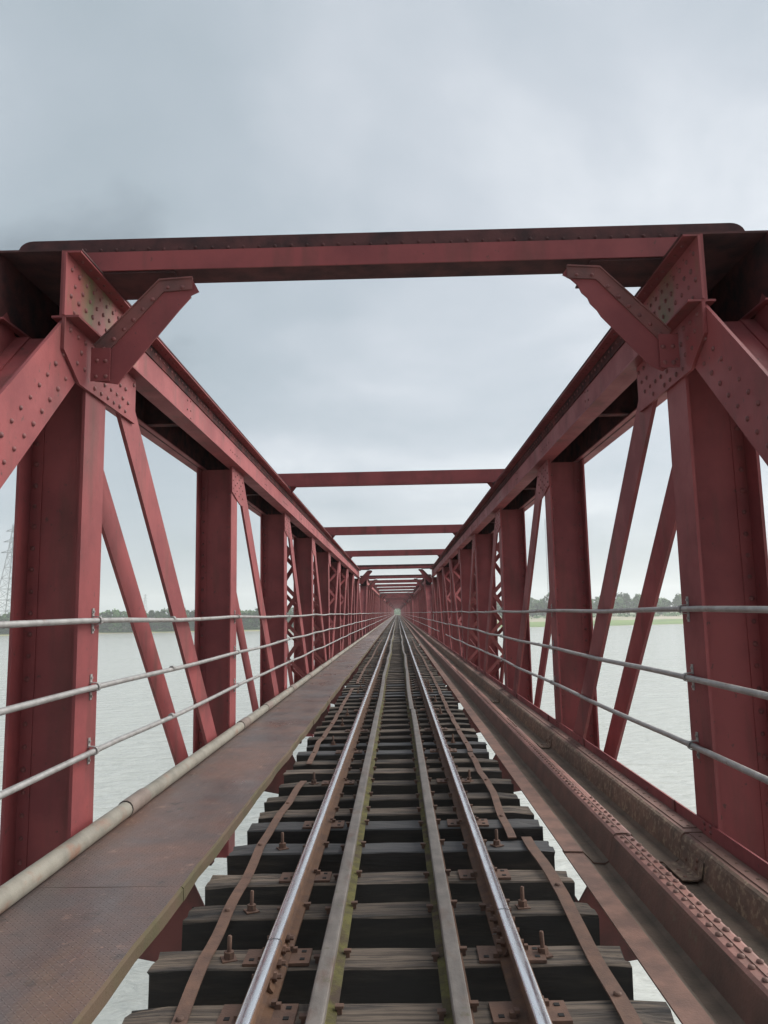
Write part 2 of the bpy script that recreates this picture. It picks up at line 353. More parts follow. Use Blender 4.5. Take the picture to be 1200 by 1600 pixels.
def p_post(mb, s, y, detail, ztop=3.322):
    zb = -1.5
    mb.box(X(s, 0), X(s, .02), y-.175, y+.175, zb, ztop); mb.box(X(s, DEP-.02), X(s, DEP), y-.175, y+.175, zb, ztop)
    mb.box(X(s, .02), X(s, DEP-.02), y-.008, y+.008, zb, ztop)
    if detail:
        for e in (-1, 1):
            mb.box(X(s, .021), X(s, .10), y+e*.0082, y+e*.016, zb, ztop-.01); mb.box(X(s, DEP-.10), X(s, DEP-.021), y+e*.0082, y+e*.016, zb, ztop-.01)
def post_rivets(rv, s, y, front_only=True):
    z = -1.3
    while z < 3.2:
        rv.rivet((X(s, DEP-.055), y-.016, z), (0, -1, 0), .0185); rv.rivet((X(s, .06), y-.016, z+.07), (0, -1, 0), .0125)
        z += .146
def p_chord(mb, s, detail):
    y0, y1 = 4.63, LEN-4.63
    for off0, off1, lip in ((0, .02, -1), (DEP-.02, DEP, 1)):
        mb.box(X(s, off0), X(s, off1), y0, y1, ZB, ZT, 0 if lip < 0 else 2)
        if lip < 0: mb.box(X(s, .0205), X(s, .0235), y0+.02, y1-.02, ZB+.02, ZT-.002, 2)     # added liner: grime plus the box's inner shade put into its colour
        o = X(s, 0) if lip < 0 else X(s, DEP); o2 = o+lip*s*.105
        mb.box(o, o2, y0, y1, ZB+.001, ZB+.016); mb.box(o, o2, y0, y1, ZT-.014, ZT-.001)
        if detail:      # inward legs
            q = X(s, .021) if lip < 0 else X(s, DEP-.021); mb.box(q, q-lip*s*.05, y0, y1, ZB+.001, ZB+.014)
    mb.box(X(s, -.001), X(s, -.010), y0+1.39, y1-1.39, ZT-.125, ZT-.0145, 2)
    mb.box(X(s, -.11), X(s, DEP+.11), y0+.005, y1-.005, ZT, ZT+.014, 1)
def chord_rivets(rv, s):
    y = 4.75
    while y < 24:
        rv.rivet((X(s, -.011), y, ZT-.06), (-s, 0, 0), .013)
        rv.rivet((X(s, -.06), y+.02, ZT-.014), (0, 0, -1), .012)
        y += .12
    for k in range(5):
        for dy, rows in ((-2.25, (.10, .19, .28)), (-2.13, (.12, .20, .30))):
            for h in rows: rv.rivet((X(s, 0), post_y(k+1)+dy, ZB+h), (-s, 0, 0), .0135)
        for i in range(5):
            for h in (.11, .20): rv.rivet((X(s, 0), post_y(k+1)-.25+i*.13, ZB+h), (-s, 0, 0), .0125)
def p_diag(mb, s, k, off):
    """flat bar in panel k: falls away from the hip in the first half, rises in the second"""
    if k < 4: a, c = (post_y(k)+.13, 3.55), (post_y(k+1)+.02, -1.02)
    else: a, c = (post_y(k+1)-.13, 3.55), (post_y(k)-.02, -1.02)
    d = (Vector((0, c[0]-a[0], c[1]-a[1]))).normalized(); t0 = .26/abs(d.z)
    st = Vector((0, a[0], a[1]))+d*t0
    mb.bar((X(s, off), st.y, st.z), (X(s, off), c[0], c[1]), .32, .03, (0, 1, 0))
    return st, Vector((0, c[0], c[1])), d
def p_lacing(mb, s, st, en, d):
    L = (en-st).length; n = int(L/.62); u = .13
    pr = Vector((0, -d.z, d.y))
    for e in (-1, 1):
        for i in range(n):
            t0, t1 = .1+i*.62, .1+(i+1)*.62
            p0, p1 = st+d*t0+pr*u*e, st+d*t1+pr*u*e
            xa, xb = (X(s, .035), X(s, DEP-.05)) if (i+(e > 0)) % 2 else (X(s, DEP-.05), X(s, .035))
            mb.bar((xa, p0.y, p0.z), (xb, p1.y, p1.z), .085, .012, (0, d.y, d.z))
def p_beam(mb, y, portal):
    if portal:
        yf = y-.23
        mb.box(-2.50, 2.42, yf, yf+.012, 3.80, 3.935)                       # web angle
        mb.box(-1.952, 1.892, yf+.0125, yf+.235, 3.80, 3.812, 1)                 # its lower leg, dark colour standing in for underside shade
        xs0, xs1, zt, r = -2.545, 2.465, 4.035, .075                           # rounded-end cap channel
        poly = [(xs0, yf+.013, 3.80), (xs0, yf+.013, zt-r)]
        for i in range(1, 7):
            a = math.pi/2*i/6; poly.append((xs0+.10*(1-math.cos(a)), yf+.013, zt-r+r*math.sin(a)))
        for i in range(6, -1, -1):
            a = math.pi/2*i/6; poly.append((xs1-.10*(1-math.cos(a)), yf+.013, zt-r+r*math.sin(a)))
        poly.append((xs1, yf+.013, 3.80))
        poly = [(p[0], p[1], max(p[2], 3.9365)) for p in poly]
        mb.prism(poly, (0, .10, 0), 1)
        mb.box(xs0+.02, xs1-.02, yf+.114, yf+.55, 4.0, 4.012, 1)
        for s in (-1, 1):                                                      # corner plates underneath
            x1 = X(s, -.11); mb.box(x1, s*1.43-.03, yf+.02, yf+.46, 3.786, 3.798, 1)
    else:
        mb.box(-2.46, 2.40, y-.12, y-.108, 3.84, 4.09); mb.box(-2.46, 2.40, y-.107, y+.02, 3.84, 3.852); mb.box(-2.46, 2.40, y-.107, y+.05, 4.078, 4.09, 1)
        for s in (-1, 1):
            x1 = X(s, -.11); q = x1-s*.11
            mb.prism([(x1, y-.05, 3.838), (q, y-.05, 3.838), (x1, y-.05, 3.70)], (0, .012, 0))
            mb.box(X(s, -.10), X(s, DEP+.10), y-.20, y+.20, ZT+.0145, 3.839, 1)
KNEE = {-1: [(-1.833, 3.001), (-2.002, 3.028), (-1.996, 3.265), (-1.56, 3.724), (-1.335, 3.735), (-1.289, 3.646), (-1.345, 3.62), (-1.35, 3.60), (-1.421, 3.519), (-1.79, 3.06)],
        1: [(1.845, 3.001), (1.909, 3.045), (1.909, 3.271), (1.46, 3.736), (1.24, 3.751), (1.208, 3.70), (1.26, 3.67), (1.311, 3.62), (1.33, 3.57), (1.37, 3.53), (1.385, 3.49), (1.43, 3.44), (1.454, 3.397), (1.761, 3.045)]}
def p_knee(mb, rv, s, y):
    yk = y-.20
    mb.prism([(p[0], yk, p[1]) for p in KNEE[s]], (0, .012, 0))
    B = [(-1.998, 3.267), (-1.56, 3.726), (-1.333, 3.738)] if s < 0 else [(1.911, 3.273), (1.46, 3.738), (1.238, 3.753)]
    w = .080
    low = [(B[0][0]-s*.068, B[0][1]-.068), (B[1][0]-s*.028, B[1][1]-w), (B[2][0], B[2][1]-w)]
    mb.prism([(p[0], yk-.0125, p[1]) for p in (B+low[::-1])], (0, .012, 0), 1)
    mb.prism([(p[0], yk-.022, p[1]) for p in [(B[0][0], B[0][1]), (B[1][0], B[1][1]), (B[2][0], B[2][1]), (B[2][0], B[2][1]+.011), (B[1][0], B[1][1]+.011), (B[0][0], B[0][1]+.012)]], (0, .036, 0), 1)
    fx = -2.012 if s < 0 else 1.953                                            # foot angle on the gusset
    mb.box(fx, fx-s*.13, yk-.0245, yk-.0128, 3.02, 3.25)
    if rv is not None:
        for i in range(6):
            t = .06+i*.135; rv.rivet((B[0][0]+(B[1][0]-B[0][0])*t*1.1-s*.04, yk-.013, B[0][1]+(B[1][1]-B[0][1])*t*1.1-.05), (0, -1, 0), .0155)
        for i in range(2): rv.rivet((B[1][0]-s*(.06+.1*i), yk-.013, B[1][1]-.05), (0, -1, 0), .0155)
        for a in (.04, .1):
            for h in (3.05, 3.16): rv.rivet((fx-s*a, yk-.025, h), (0, -1, 0), .0155)
def p_hip_gusset(mb, s, end, both=False):
    yy = (lambda y: y) if end == 0 else (lambda y: LEN-y)
    g = [(4.62, 3.329), (4.62, 3.12), (4.87, 2.965), (5.93, 2.965), (5.93, 3.329)]
    for off in (-.022, DEP+.001)[:2 if both else 1]: mb.prism([(X(s, off), yy(a), z) for a, z in g], (s*.021, 0, 0))
    g2 = [(4.62, 3.765), (4.62, 3.346), (6.0, 3.346), (6.0, 3.765)]
    mb.prism([(X(s, -.0165), yy(a), z) for a, z in g2], (s*.0155, 0, 0), 1)
def hip_rivets(rv, s):
    x = X(s, -.0225)
    for z, n0, ph in ((3.27, 11, 0), (3.18, 11, .06), (3.09, 10, 0), (3.01, 9, .06)):
        for i in range(n0):
            y = 4.70+i*.118+ph
            if y > 5.9 or (z < 3.12 and y < 4.75+(3.12-z)*1.2) or rng.random() < .1: continue
            rv.rivet((x, y, z), (-s, 0, 0), .017)
    for z, ph in ((3.68, .0), (3.59, .06), (3.50, .0), (3.41, .06)):
        for i in range(11): rv.rivet((X(s, -.017), 4.70+i*.118+ph, z), (-s, 0, 0), .017)
def p_gusset(mb, s, y, sgn, both=False):
    a, c = (y-.19, y+.52) if sgn > 0 else (y-.52, y+.19)
    poly = [(a, 3.329), (a, 2.99), (c if sgn > 0 else a+.1, 2.93 if sgn > 0 else 2.90), (c, 2.93), (c, 3.329)]
    if sgn > 0: poly = [(a, 3.329), (a, 3.0), (y+.3, 2.90), (c, 2.90), (c, 3.329)]
    else: poly = [(a, 3.329), (a, 2.90), (y-.3, 2.90), (c, 3.0), (c, 3.329)]
    for off in ((-.014, DEP+.001) if both else (-.014,)): mb.prism([(X(s, off), q, z) for q, z in poly], (s*.013, 0, 0))
def gusset_rivets(rv, s, y, sgn):
    for i in range(6):
        for j in range(3):
            q = y+sgn*(-.14+i*.118); rv.rivet((X(s, -.0145), q, 3.27-j*.11-(.05 if i % 2 else 0)), (-s, 0, 0), .015)
def p_girder(mb, y):
    pts = [(-2.0, -.66), (-1.3, -.80), (1.3, -.80), (1.95, -.70), (1.95, -.26), (1.25, -.26), (1.15, -.42), (-1.25, -.42), (-1.35, -.22), (-2.0, -.22)]
    mb.prism([(x, y-.008, z) for x, z in pts], (0, .016, 0))
    mb.box(-2.0, -1.36, y-.10, y+.10, -.219, -.207); mb.box(1.26, 1.95, y-.10, y+.10, -.259, -.247); mb.box(-1.24, 1.14, y-.10, y+.10, -.419, -.407); mb.box(-1.3, 1.3, y-.14, y+.14, -.814, -.802)
def p_bottom_chord(mb, s):
    for off in (.03, DEP-.05): mb.box(X(s, off), X(s, off+.016), .1, LEN-.1, -1.1, -.75)
def p_stringer(mb, x):
    mb.box(x-.007, x+.007, .05, LEN-.05, -.78, -.376); mb.box(x-.10, x+.10, .05, LEN-.05, -.375, -.363); mb.box(x-.10, x+.10, .05, LEN-.05, -.795, -.782)
def p_edge_plate(mb, s):
    x = X(s, -.005)
    mb.box(x, x-s*.012, .02, LEN-.02, -.16, .058)
    if s < 0: mb.box(x-s*.0125, x-s*.10, .02, LEN-.02, -.045, -.033)
def edge_rivets(rv, s):
    x = X(s, -.005)-s*.012
    for k in range(5):
        for a in (-.09, .0):
            for h in (-.0, .035) if s > 0 else (.0,): rv.rivet((x, post_y(k)+a, h+.01), (-s, 0, 0), .013)
        for j in range(1, 4): rv.rivet((x, post_y(k)+PAN*j/4, .01), (-s, 0, 0), .013)
def p_edge_tab(mb, s, y):
    x = X(s, -.005)-s*.0125; mb.box(x, x-s*.012, y-.03, y+.02, -.02, .066)

def detailed_span():
    root = thing('bridge_span', 'nearest dark red riveted truss span that frames the view with its portal', 'bridge span', (0, ORIGIN, 0), 'truss spans of the railway bridge')
    P = 'paint'; D = ['paint', 'paint_dark']
    for s in (-1, 1):
        mb = MB(); p_chord(mb, s, True); ch = mb.build('top_chord', D+['paint_soot_shade'], root)
        rv = MB(); chord_rivets(rv, s); tag(rv.build('rivet', 'paint_rivet', ch), kind='stuff')
        for k in range(NP-1):
            mb = MB(); y = post_y(k)+PAN*.5; mb.box(X(s, .024), X(s, DEP-.021), y-.006, y+.006, ZB+.02, ZT-.002); mb.box(X(s, .021), X(s, DEP-.021), y-.05, y+.05, ZB+.016, ZB+.028); mb.build('batten_plate', 'paint_soot_shade', ch)
        for end in (0, 1):
            mb = MB(); a, c, d = p_end_post(mb, s, end, True); o = mb.build('end_post', P, root)
            if end == 0: rv = MB(); end_post_rivets(rv, s, a, c, d); tag(rv.build('rivet', 'paint_rivet', o), kind='stuff')
            mb = MB(); p_hip_gusset(mb, s, end); g = mb.build('hip_gusset_plate', ['paint', 'paint_moss' if end == 0 else 'paint'], root)
            mb = MB(); yy = (lambda y: y) if end == 0 else (lambda y: LEN-y)
            mb.prism([(X(s, DEP+.001), yy(a), z) for a, z in [(4.62, 3.329), (4.62, 3.12), (4.87, 2.965), (5.93, 2.965), (5.93, 3.329)]], (s*.021, 0, 0)); mb.build('hip_gusset_plate', 'paint', root)
            if end == 0: rv = MB(); hip_rivets(rv, s); tag(rv.build('rivet', 'paint_rivet', g), kind='stuff')
        for k in range(NP):
            mb = MB(); p_post(mb, s, post_y(k), True); o = mb.build('vertical_post', P, root)
            if k < 4: rv = MB(); post_rivets(rv, s, post_y(k)); tag(rv.build('rivet', 'paint_rivet', o), kind='stuff')
            if 0 < k < NP-1:
                for sgn in ((1,) if k < 4 else (-1, ) if k > 4 else (1,)):
                    mb = MB(); p_gusset(mb, s, post_y(k), sgn); g = mb.build('gusset_plate', P, root)
                    if k < 5: rv = MB(); gusset_rivets(rv, s, post_y(k), sgn); tag(rv.build('rivet', 'paint_rivet', g), kind='stuff')
        for k in range(NP-1):
            for off in (.018, DEP-.036):
                mb = MB(); st, en, d = p_diag(mb, s, k, off); o = mb.build('diagonal_bar', P, root)
                if off < .1 and 2 <= k <= 5: lb = MB(); p_lacing(lb, s, st, en, d); tag(lb.build('lacing', P, o), kind='stuff')
        mb = MB(); p_bottom_chord(mb, s); mb.build('bottom_chord', P, root)
        mb = MB(); p_edge_plate(mb, s); o = mb.build('deck_edge_plate', P, root)
        rv = MB(); edge_rivets(rv, s)
        for k in range(6):
            for q in (.3, .72): p_edge_tab(rv, s, post_y(k)+PAN*(q-.6))
        tag(rv.build('rivet', 'paint_rivet', o), kind='stuff')
        for end in (0, 1):
            mb = MB(); rv = MB() if end == 0 else None; p_knee(mb, rv, s, post_y(0) if end == 0 else post_y(8)); o = mb.build('knee_brace', ['paint', 'paint_under'], root)
            if rv: tag(rv.build('rivet', 'paint_rivet', o), kind='stuff')
        mb = MB(); p_stringer(mb, s*.62); mb.build('stringer', 'paint_under', root)
    for k in range(0, NP, 2):
        mb = MB(); p_beam(mb, post_y(k), k in (0, 8)); o = mb.build('top_cross_beam', D, root)
        if k == 0:
            rv = MB(); yf = post_y(0)-.23
            for i in range(42): rv.rivet((-2.30+i*.11, yf+.012, 3.955), (0, -1, 0), .013)
            tag(rv.build('rivet', 'paint_dark', o), kind='stuff')
        elif k == 2:
            rv = MB()
            for i in range(38): rv.rivet((-1.85+i*.10, post_y(k)-.121, 3.875), (0, -1, 0), .012)
            tag(rv.build('rivet', 'paint_rivet', o), kind='stuff')
    for k in range(NP):
        mb = MB(); p_girder(mb, post_y(k)); mb.build('cross_girder', 'paint_under', root)
    return root
def simple_span_mesh():
    mb = MB()
    for s in (-1, 1):
        p_chord(mb, s, False)
        for end in (0, 1): p_end_post(mb, s, end, False); p_hip_gusset(mb, s, end, True); p_knee(mb, None, s, post_y(0) if end == 0 else post_y(8))
        for k in range(NP): p_post(mb, s, post_y(k), False)
        for k in range(NP-1):
            for off in (.018, DEP-.036):
                st, en, d = p_diag(mb, s, k, off)
            if 2 <= k <= 5: p_lacing(mb, s, st, en, d)
        p_bottom_chord(mb, s); p_edge_plate(mb, s); p_stringer(mb, s*.62)
    for k in range(0, NP, 2): p_beam(mb, post_y(k), k in (0, 8))
    for k in range(NP): p_girder(mb, post_y(k))
    return mb.mesh('bridge_span', ['paint', 'paint_dark', 'paint_soot_shade'])
span1 = detailed_span()
span2 = thing('bridge_span', 'second truss span from the camera, starting where the nearest span ends', 'bridge span', (0, ORIGIN+PITCH, 0), 'truss spans of the railway bridge')
for ch in list(span1.children):
    c = ch.copy(); col.objects.link(c); c.parent = span2
    for g in ch.children:
        if not g.name.startswith('rivet'): d_ = g.copy(); col.objects.link(d_); d_.parent = c
sm_ = simple_span_mesh()
ORD = {2: 'third truss span from the camera, half hidden by portals in front of it', 3: 'fourth truss span from the camera, narrowing down the bridge'}
for i in range(2, 10):
    tag(link('bridge_span', sm_, None, (0, ORIGIN+PITCH*i, 0)), ORD.get(i, 'distant red truss span deep in the tunnel of trusses, beyond the fourth'), 'bridge span', 'truss spans of the railway bridge')
END = ORIGIN+PITCH*9+LEN

# ------------------------------------------------------------------ rails
HEADW, RH = .033, .13
def rail_profile():
    half = [(.0, .0), (.016, -.001), (.026, -.004), (.032, -.012), (.033, -.034), (.009, -.045), (.0075, -.095), (.022, -.106), (.058, -.1155), (.058, -RH)]
    return [(-x, z) for x, z in half[::-1]] + half[1:]
def guard_profile():
    half = [(.0, .0), (.020, -.0002), (.028, -.0015), (.0325, -.007), (.033, -.034), (.009, -.045), (.0075, -.095), (.022, -.106), (.058, -.1155), (.058, -RH)]
    return [(-x, z) for x, z in half[::-1]] + half[1:]
GP = guard_profile()
RP = rail_profile()          # 19 points: foot left ... head ... foot right
def rail_mats(kind):
    out = []
    for i in range(len(RP)):
        j = (i+1) % len(RP); zm = (RP[i][1]+RP[j][1])/2; xm = (RP[i][0]+RP[j][0])/2
        if kind == 'run': out.append(0 if zm > -.0075 else 1)
        else: out.append(0 if zm > -.035 else (2 if zm > -.125 and xm*kindsign[kind] > 0 and zm < -.09 else 1))
    return out
kindsign = {'guard_l': 1, 'guard_r': -1}
RS = [ -.022 < (RP[i][1]+RP[(i+1) % len(RP)][1])/2 for i in range(len(RP))]
def rail_path(y0, y1, fx, fz):
    ys = []; y = y0
    while y < y1-.01: ys.append(y); y += .8 if y < 70 else 4.0
    ys.append(y1); return [(fx(v), v, fz(v)) for v in ys]
def fade(y, a, b): return max(0.0, min(1.0, (y-a)/(b-a)))
xl = lambda y: -.55+wave(y, 1, .008)*fade(y, 8, 30); xr_ = lambda y: .513+wave(y, 2, .008)*fade(y, 8, 30)
zr = lambda y: wave(y, 5, .004)*fade(y, 8, 30)
gl = lambda y: -.298+wave(y, 3, .034)*fade(y, 9, 24); gr = lambda y: .234+wave(y, 4, .034)*fade(y, 9, 24)
gz = lambda y: -.006+wave(y, 8, .006)*fade(y, 8, 30)
def rail(label, fx, fz, y0, y1, kind, name, group):
    mb = MB(); mb.sweep(RP if kind == 'run' else GP, rail_path(y0, y1, fx, fz), rail_mats(kind), smooth=RS if kind == 'run' else False)
    o = mb.build(name, ['rail_top', 'rail_side'] if kind == 'run' else ['guard_top', 'rail_side', 'moss'])
    return tag(o, label, 'rail', group)
def fishplates(parent, x, y):
    for s in (-1, 1):
        mb = MB(); prof = [(s*.009, -.093), (s*.0095, -.047), (s*.030, -.0375), (s*.032, -.052), (s*.024, -.060), (s*.024, -.085), (s*.040, -.104), (s*.024, -.1035)]
        if s > 0: prof = prof[::-1]
        mb.sweep(prof, [(x, y-.26, 0), (x, y+.26, 0)]); fp = mb.build('fishplate', 'rail_side', parent)
        for dy in (-.19, -.065, .065, .19):
            b = MB(); b.tube([(x+s*.024, y+dy, -.072), (x+s*.044, y+dy, -.072)], .020, 6, smooth=False); b.tube([(x+s*.044, y+dy, -.072), (x+s*.062, y+dy, -.072)], .0105, 6, smooth=False); b.build('fishplate_bolt', 'rust', fp)
G1 = 'shiny running rails of the track'; G2 = 'dull guard rails between the running rails'
a = rail('short near length of the shiny left running rail, before its joint', xl, zr, 1.2, 3.571, 'run', 'running_rail', G1); fishplates(a, -.55, 3.576)
rail('shiny left running rail beyond the near joint, reaching the far end', xl, zr, 3.581, END+40, 'run', 'running_rail', G1)
a = rail('short near length of the shiny right running rail, before its joint', xr_, zr, 1.2, 3.879, 'run', 'running_rail', G1); fishplates(a, .513, 3.884)
rail('shiny right running rail beyond the near joint, reaching the far end', xr_, zr, 3.889, END+40, 'run', 'running_rail', G1)
rail('long mossy left guard rail inside the shiny left rail', gl, gz, 1.2, END+40, 'guard_l', 'guard_rail', G2)
rail('near length of the mossy right guard rail, up to its joint', gr, gz, 1.2, 11.6, 'guard_r', 'guard_rail', G2)
rail('far length of the right guard rail, kinked beyond its joint', lambda y: gr(y)-.02*fade(24-y, 0, 12), gz, 11.63, END+40, 'guard_r', 'guard_rail', G2)

# ------------------------------------------------------------------ sleepers
ST = -.13
def sleeper_mesh(seed, length=2.15):
    r = random.Random(seed); mb = MB(); nx = 14; W, H = .205, .232; c = .007
    prof = [(0, -H), (W, -H), (W, -c), (W-c, 0), (W*.66, .0), (W*.33, 0), (c, 0), (0, -c)]       # (y, z)
    dip = [r.uniform(-.003, .003) for _ in range(3)]
    for i in range(nx+1):
        t = i/nx; x = -length/2+length*t; end = i in (0, nx)
        for j, (y, z) in enumerate(prof):
            jy = r.uniform(-.003, .003)+(r.uniform(-.012, .012) if end else 0); jz = r.uniform(-.003, .003)
            if z > -.05: jz += dip[j % 3]*(abs(t-.5)*2)**2 - (r.uniform(0, .022) if end else 0)
            mb.v.append((x+(r.uniform(-.008, .008) if end else 0), y+jy, z+jz))
    n = len(prof)
    for i in range(nx):
        for j in range(n):
            k = (j+1) % n
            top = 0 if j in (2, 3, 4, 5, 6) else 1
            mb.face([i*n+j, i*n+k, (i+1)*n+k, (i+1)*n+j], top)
    mb.face([j for j in range(n)][::-1], 1); mb.face([nx*n+j for j in range(n)], 1)
    return mb
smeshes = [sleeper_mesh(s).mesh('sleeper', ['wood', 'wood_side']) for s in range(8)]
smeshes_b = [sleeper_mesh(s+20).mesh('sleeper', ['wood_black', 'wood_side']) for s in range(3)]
def plate_mesh():
    mb = MB(); mb.box(-.15, .15, .02, .175, .001, .014)
    for x, y in ((-.072, .055), (.072, .14)):
        mb.box(x-.012, x+.012, y-.012, y+.012, .0145, .033); mb.box(x+(.006 if x < 0 else -.026), x+(.026 if x < 0 else -.006), y-.014, y+.014, .0305, .043)
    for x, y in ((-.115, .06), (.115, .06), (.115, .14)): mb.box(x-.011, x+.011, y-.011, y+.011, .0142, .017, 1)
    return mb.mesh('bearing_plate', ['rust', 'black'])
def bolt_mesh():
    mb = MB(); mb.box(-.034, .034, -.034, .034, .001, .007); mb.tube([(0, 0, .0072), (0, 0, .036)], .024, 6, smooth=False); mb.tube([(0, 0, .036), (0, 0, .100), (0, 0, .105)], [.0105, .0105, .007], 8)
    return mb.mesh('hook_bolt', 'rust')
def spike_mesh():
    mb = MB(); mb.box(-.010, .010, -.010, .010, .0, .022); mb.box(-.017, .017, -.013, .013, .022, .032)
    return mb.mesh('rail_spike', 'rust')
PM, BM_, SM = plate_mesh(), bolt_mesh(), spike_mesh()
backs = [2.77, 3.29, 3.80, 4.36, 4.86, 5.43, 5.96, 6.36]
while backs[-1] < END+1.0: backs.append(backs[-1]+.525+rng.uniform(-.045, .045))
nth = ['', 'nearest', 'second', 'third', 'fourth', 'fifth', 'sixth', 'seventh', 'eighth', 'ninth', 'tenth', 'eleventh', 'twelfth', 'thirteenth', 'fourteenth', 'fifteenth', 'sixteenth', 'seventeenth', 'eighteenth', 'nineteenth', 'twentieth']
plates_at = {1, 2, 4, 6, 9, 12, 15, 19, 22}
bolts_at = {2: (1, 1), 3: (1, 1), 5: (1, 1), 9: (1, 1), 13: (1, 1), 16: (1, 0), 18: (1, 1), 21: (0, 1), 24: (1, 1)}
dx_fix = {1: -.01, 2: -.045, 3: -.04, 4: -.055, 5: -.05, 6: -.03, 7: -.02, 8: -.05}
stuff = MB()
for i, yb in enumerate(backs):
    blk = i in (5, 6, 12) or (i > 12 and rng.random() < .15)
    x = dx_fix.get(i, -.045+rng.uniform(-.04, .04)); y = yb-.205; z = ST+rng.uniform(-.006, .0)
    if 0 < i <= 300:
        if i < 21:
            look = 'blackened creosoted' if blk else 'weathered grey-brown'
            ext = ' with rusty plates under both rails' if i in plates_at and i not in bolts_at else ' with upright bolts by both rails' if i in bolts_at and i not in plates_at else ' with both plates and upright bolts' if i in bolts_at else ' without plates or bolts'
            lab = f'{nth[i]} sleeper from the camera, {look} timber{ext}'
        else: lab = 'dark timber sleeper far down the track, past the nearest twenty'
        o = tag(link('sleeper', (smeshes_b if blk else smeshes)[i % 3 if blk else (i*5) % 8], None, (x, y, z)), lab, 'sleeper', 'timber sleepers under the track')
        o.rotation_euler = (rng.uniform(-.02, .02), rng.uniform(-.002, .002), rng.uniform(-.014, .014))
        if i < 60:
            if i in plates_at or (i > 22 and rng.random() < .35):
                for rx in (xl(y), xr_(y)): link('bearing_plate', PM, o, (rx-x, 0, .0005)).rotation_euler = (0, 0, rng.uniform(-.02, .02))
            elif i < 30:
                for rx in (xl(y), xr_(y)):
                    for e in (-1, 1): link('rail_spike', SM, o, (rx-x+e*.068, .06+.06*(e > 0), .001))
            if i < 30:
                for rx in (gl(y), gr(y)):
                    for e in (-1, 1): link('rail_spike', SM, o, (rx-x+e*.066, .055+.07*(e > 0)+rng.uniform(-.02, .02), .001))
            bl = bolts_at.get(i, (0, 0) if i < 25 else (rng.random() < .2, rng.random() < .2))
            if bl[0]: link('hook_bolt', BM_, o, (-.778-x, .10, 0)).rotation_euler = (rng.uniform(-.06, .06), rng.uniform(-.06, .06), rng.uniform(0, 1))
            if bl[1]: link('hook_bolt', BM_, o, (.663-x, .10, 0)).rotation_euler = (rng.uniform(-.06, .06), rng.uniform(-.06, .06), rng.uniform(0, 1))
    elif i > 300: stuff.box(x-1.07, x+1.07, y, y+.205, ST-.23, z)
tag(stuff.build('distant_sleepers', 'wood'), 'far off run of timber sleepers merging toward the end', 'sleepers', 'timber sleepers under the track', 'stuff')

# ------------------------------------------------------------------ flat tie straps on the sleepers
def strap(label, pts, seed, w=.058):
    r = random.Random(seed); mb = MB(); path = []
    for (x0, y0), (x1, y1) in zip(pts, pts[1:]):
        n = max(2, int((y1-y0)/.13))
        for i in range(n): t = i/n; path.append((x0+(x1-x0)*t, y0+(y1-y0)*t))
    path.append(pts[-1])
    P3 = [(x+.004*math.sin(y*5+seed), y, ST+.005+.006*(1+math.sin(y*7.3+seed))+.004*(1+math.sin(y*2.9))) for x, y in path]
    mb.sweep([(-w/2, 0), (-w/2, .008), (w/2, .008), (w/2, 0)], P3); o = tag(mb.build('tie_strap', 'rust'), label, 'strap', 'rusty flat straps across sleepers')
    for k in range(4, len(P3)-2, 8):
        b = MB(); p = P3[k]; b.tube([(p[0], p[1], p[2]+.0078), (p[0], p[1], p[2]+.016), (p[0], p[1], p[2]+.0195)], [.017, .017, .009], 8); b.build('strap_bolt', 'rust', o)
strap('rusty strap left of the rails, nearest of that row, running out of the bottom', [(-.83, 2.6), (-.838, 3.13), (-.88, 3.66), (-.895, 4.2), (-.89, 4.64), (-.925, 5.31), (-.918, 6.2), (-.876, 7.3)], 1)
strap('wavy rusty strap left of the rails, second of that row', [(-.925, 8.15), (-.95, 9.4), (-.92, 11.2), (-.935, 13.4), (-.934, 16.0)], 2)
strap('thin far strap left of the rails, third of that row', [(-.90, 17.0), (-.93, 22), (-.89, 27), (-.93, 34), (-.9, 45)], 3)
strap('rusty strap right of the rails, nearest of that row, running out of the bottom', [(.87, 2.6), (.873, 3.1), (.879, 3.61), (.90, 4.38), (.880, 5.44)], 4, .068)
strap('wavy rusty strap right of the rails, second of that row', [(.778, 5.41), (.79, 6.0), (.815, 6.73), (.80, 7.6), (.80, 8.62)], 5)
strap('long wavy strap right of the rails, third of that row', [(.81, 8.66), (.80, 10.4), (.797, 12.27), (.83, 16), (.846, 20)], 6)
strap('thin far strap right of the rails, fourth of that row', [(.83, 20.4), (.86, 26), (.81, 33), (.85, 45)], 7)

# ------------------------------------------------------------------ steel walkway on the left with the grey pipe
walk = thing('walkway', 'rusty checker plate walkway running along the left side of the track', 'walkway')
def walk_plate(y0, y1, lip_seed):
    r = random.Random(lip_seed); mb = MB(); n = max(1, int((y1-y0)/.35)) if y1-y0 < 5 else 1
    xa, xb = -2.045, -1.15
    b = 0
    for i in range(n+1):
        y = y0+(y1-y0)*i/n; j = r.uniform(-.006, .006) if n > 1 else 0; q = r.uniform(-.003, .004)
        mb.v += [(xa, y, .004), (-1.6, y, .001+q*.3), (xb-.012+j, y, 0.0), (xb+j, y, -.012+q), (xb+j*1.6, y, -.075), (xb-.01+j, y, -.075), (xb-.02+j, y, -.018), (xa, y, -.010)]
    for i in range(n):
        for j in range(8):
            k = (j+1) % 8; mb.face([i*8+j, i*8+k, (i+1)*8+k, (i+1)*8+j], 1 if j in (2, 3, 4, 5) else 0)
    mb.face(list(range(8))[::-1], 1); mb.face([n*8+j for j in range(8)], 1)
    return mb
y = -.012; k = 0
y = 4.25-2.13*2
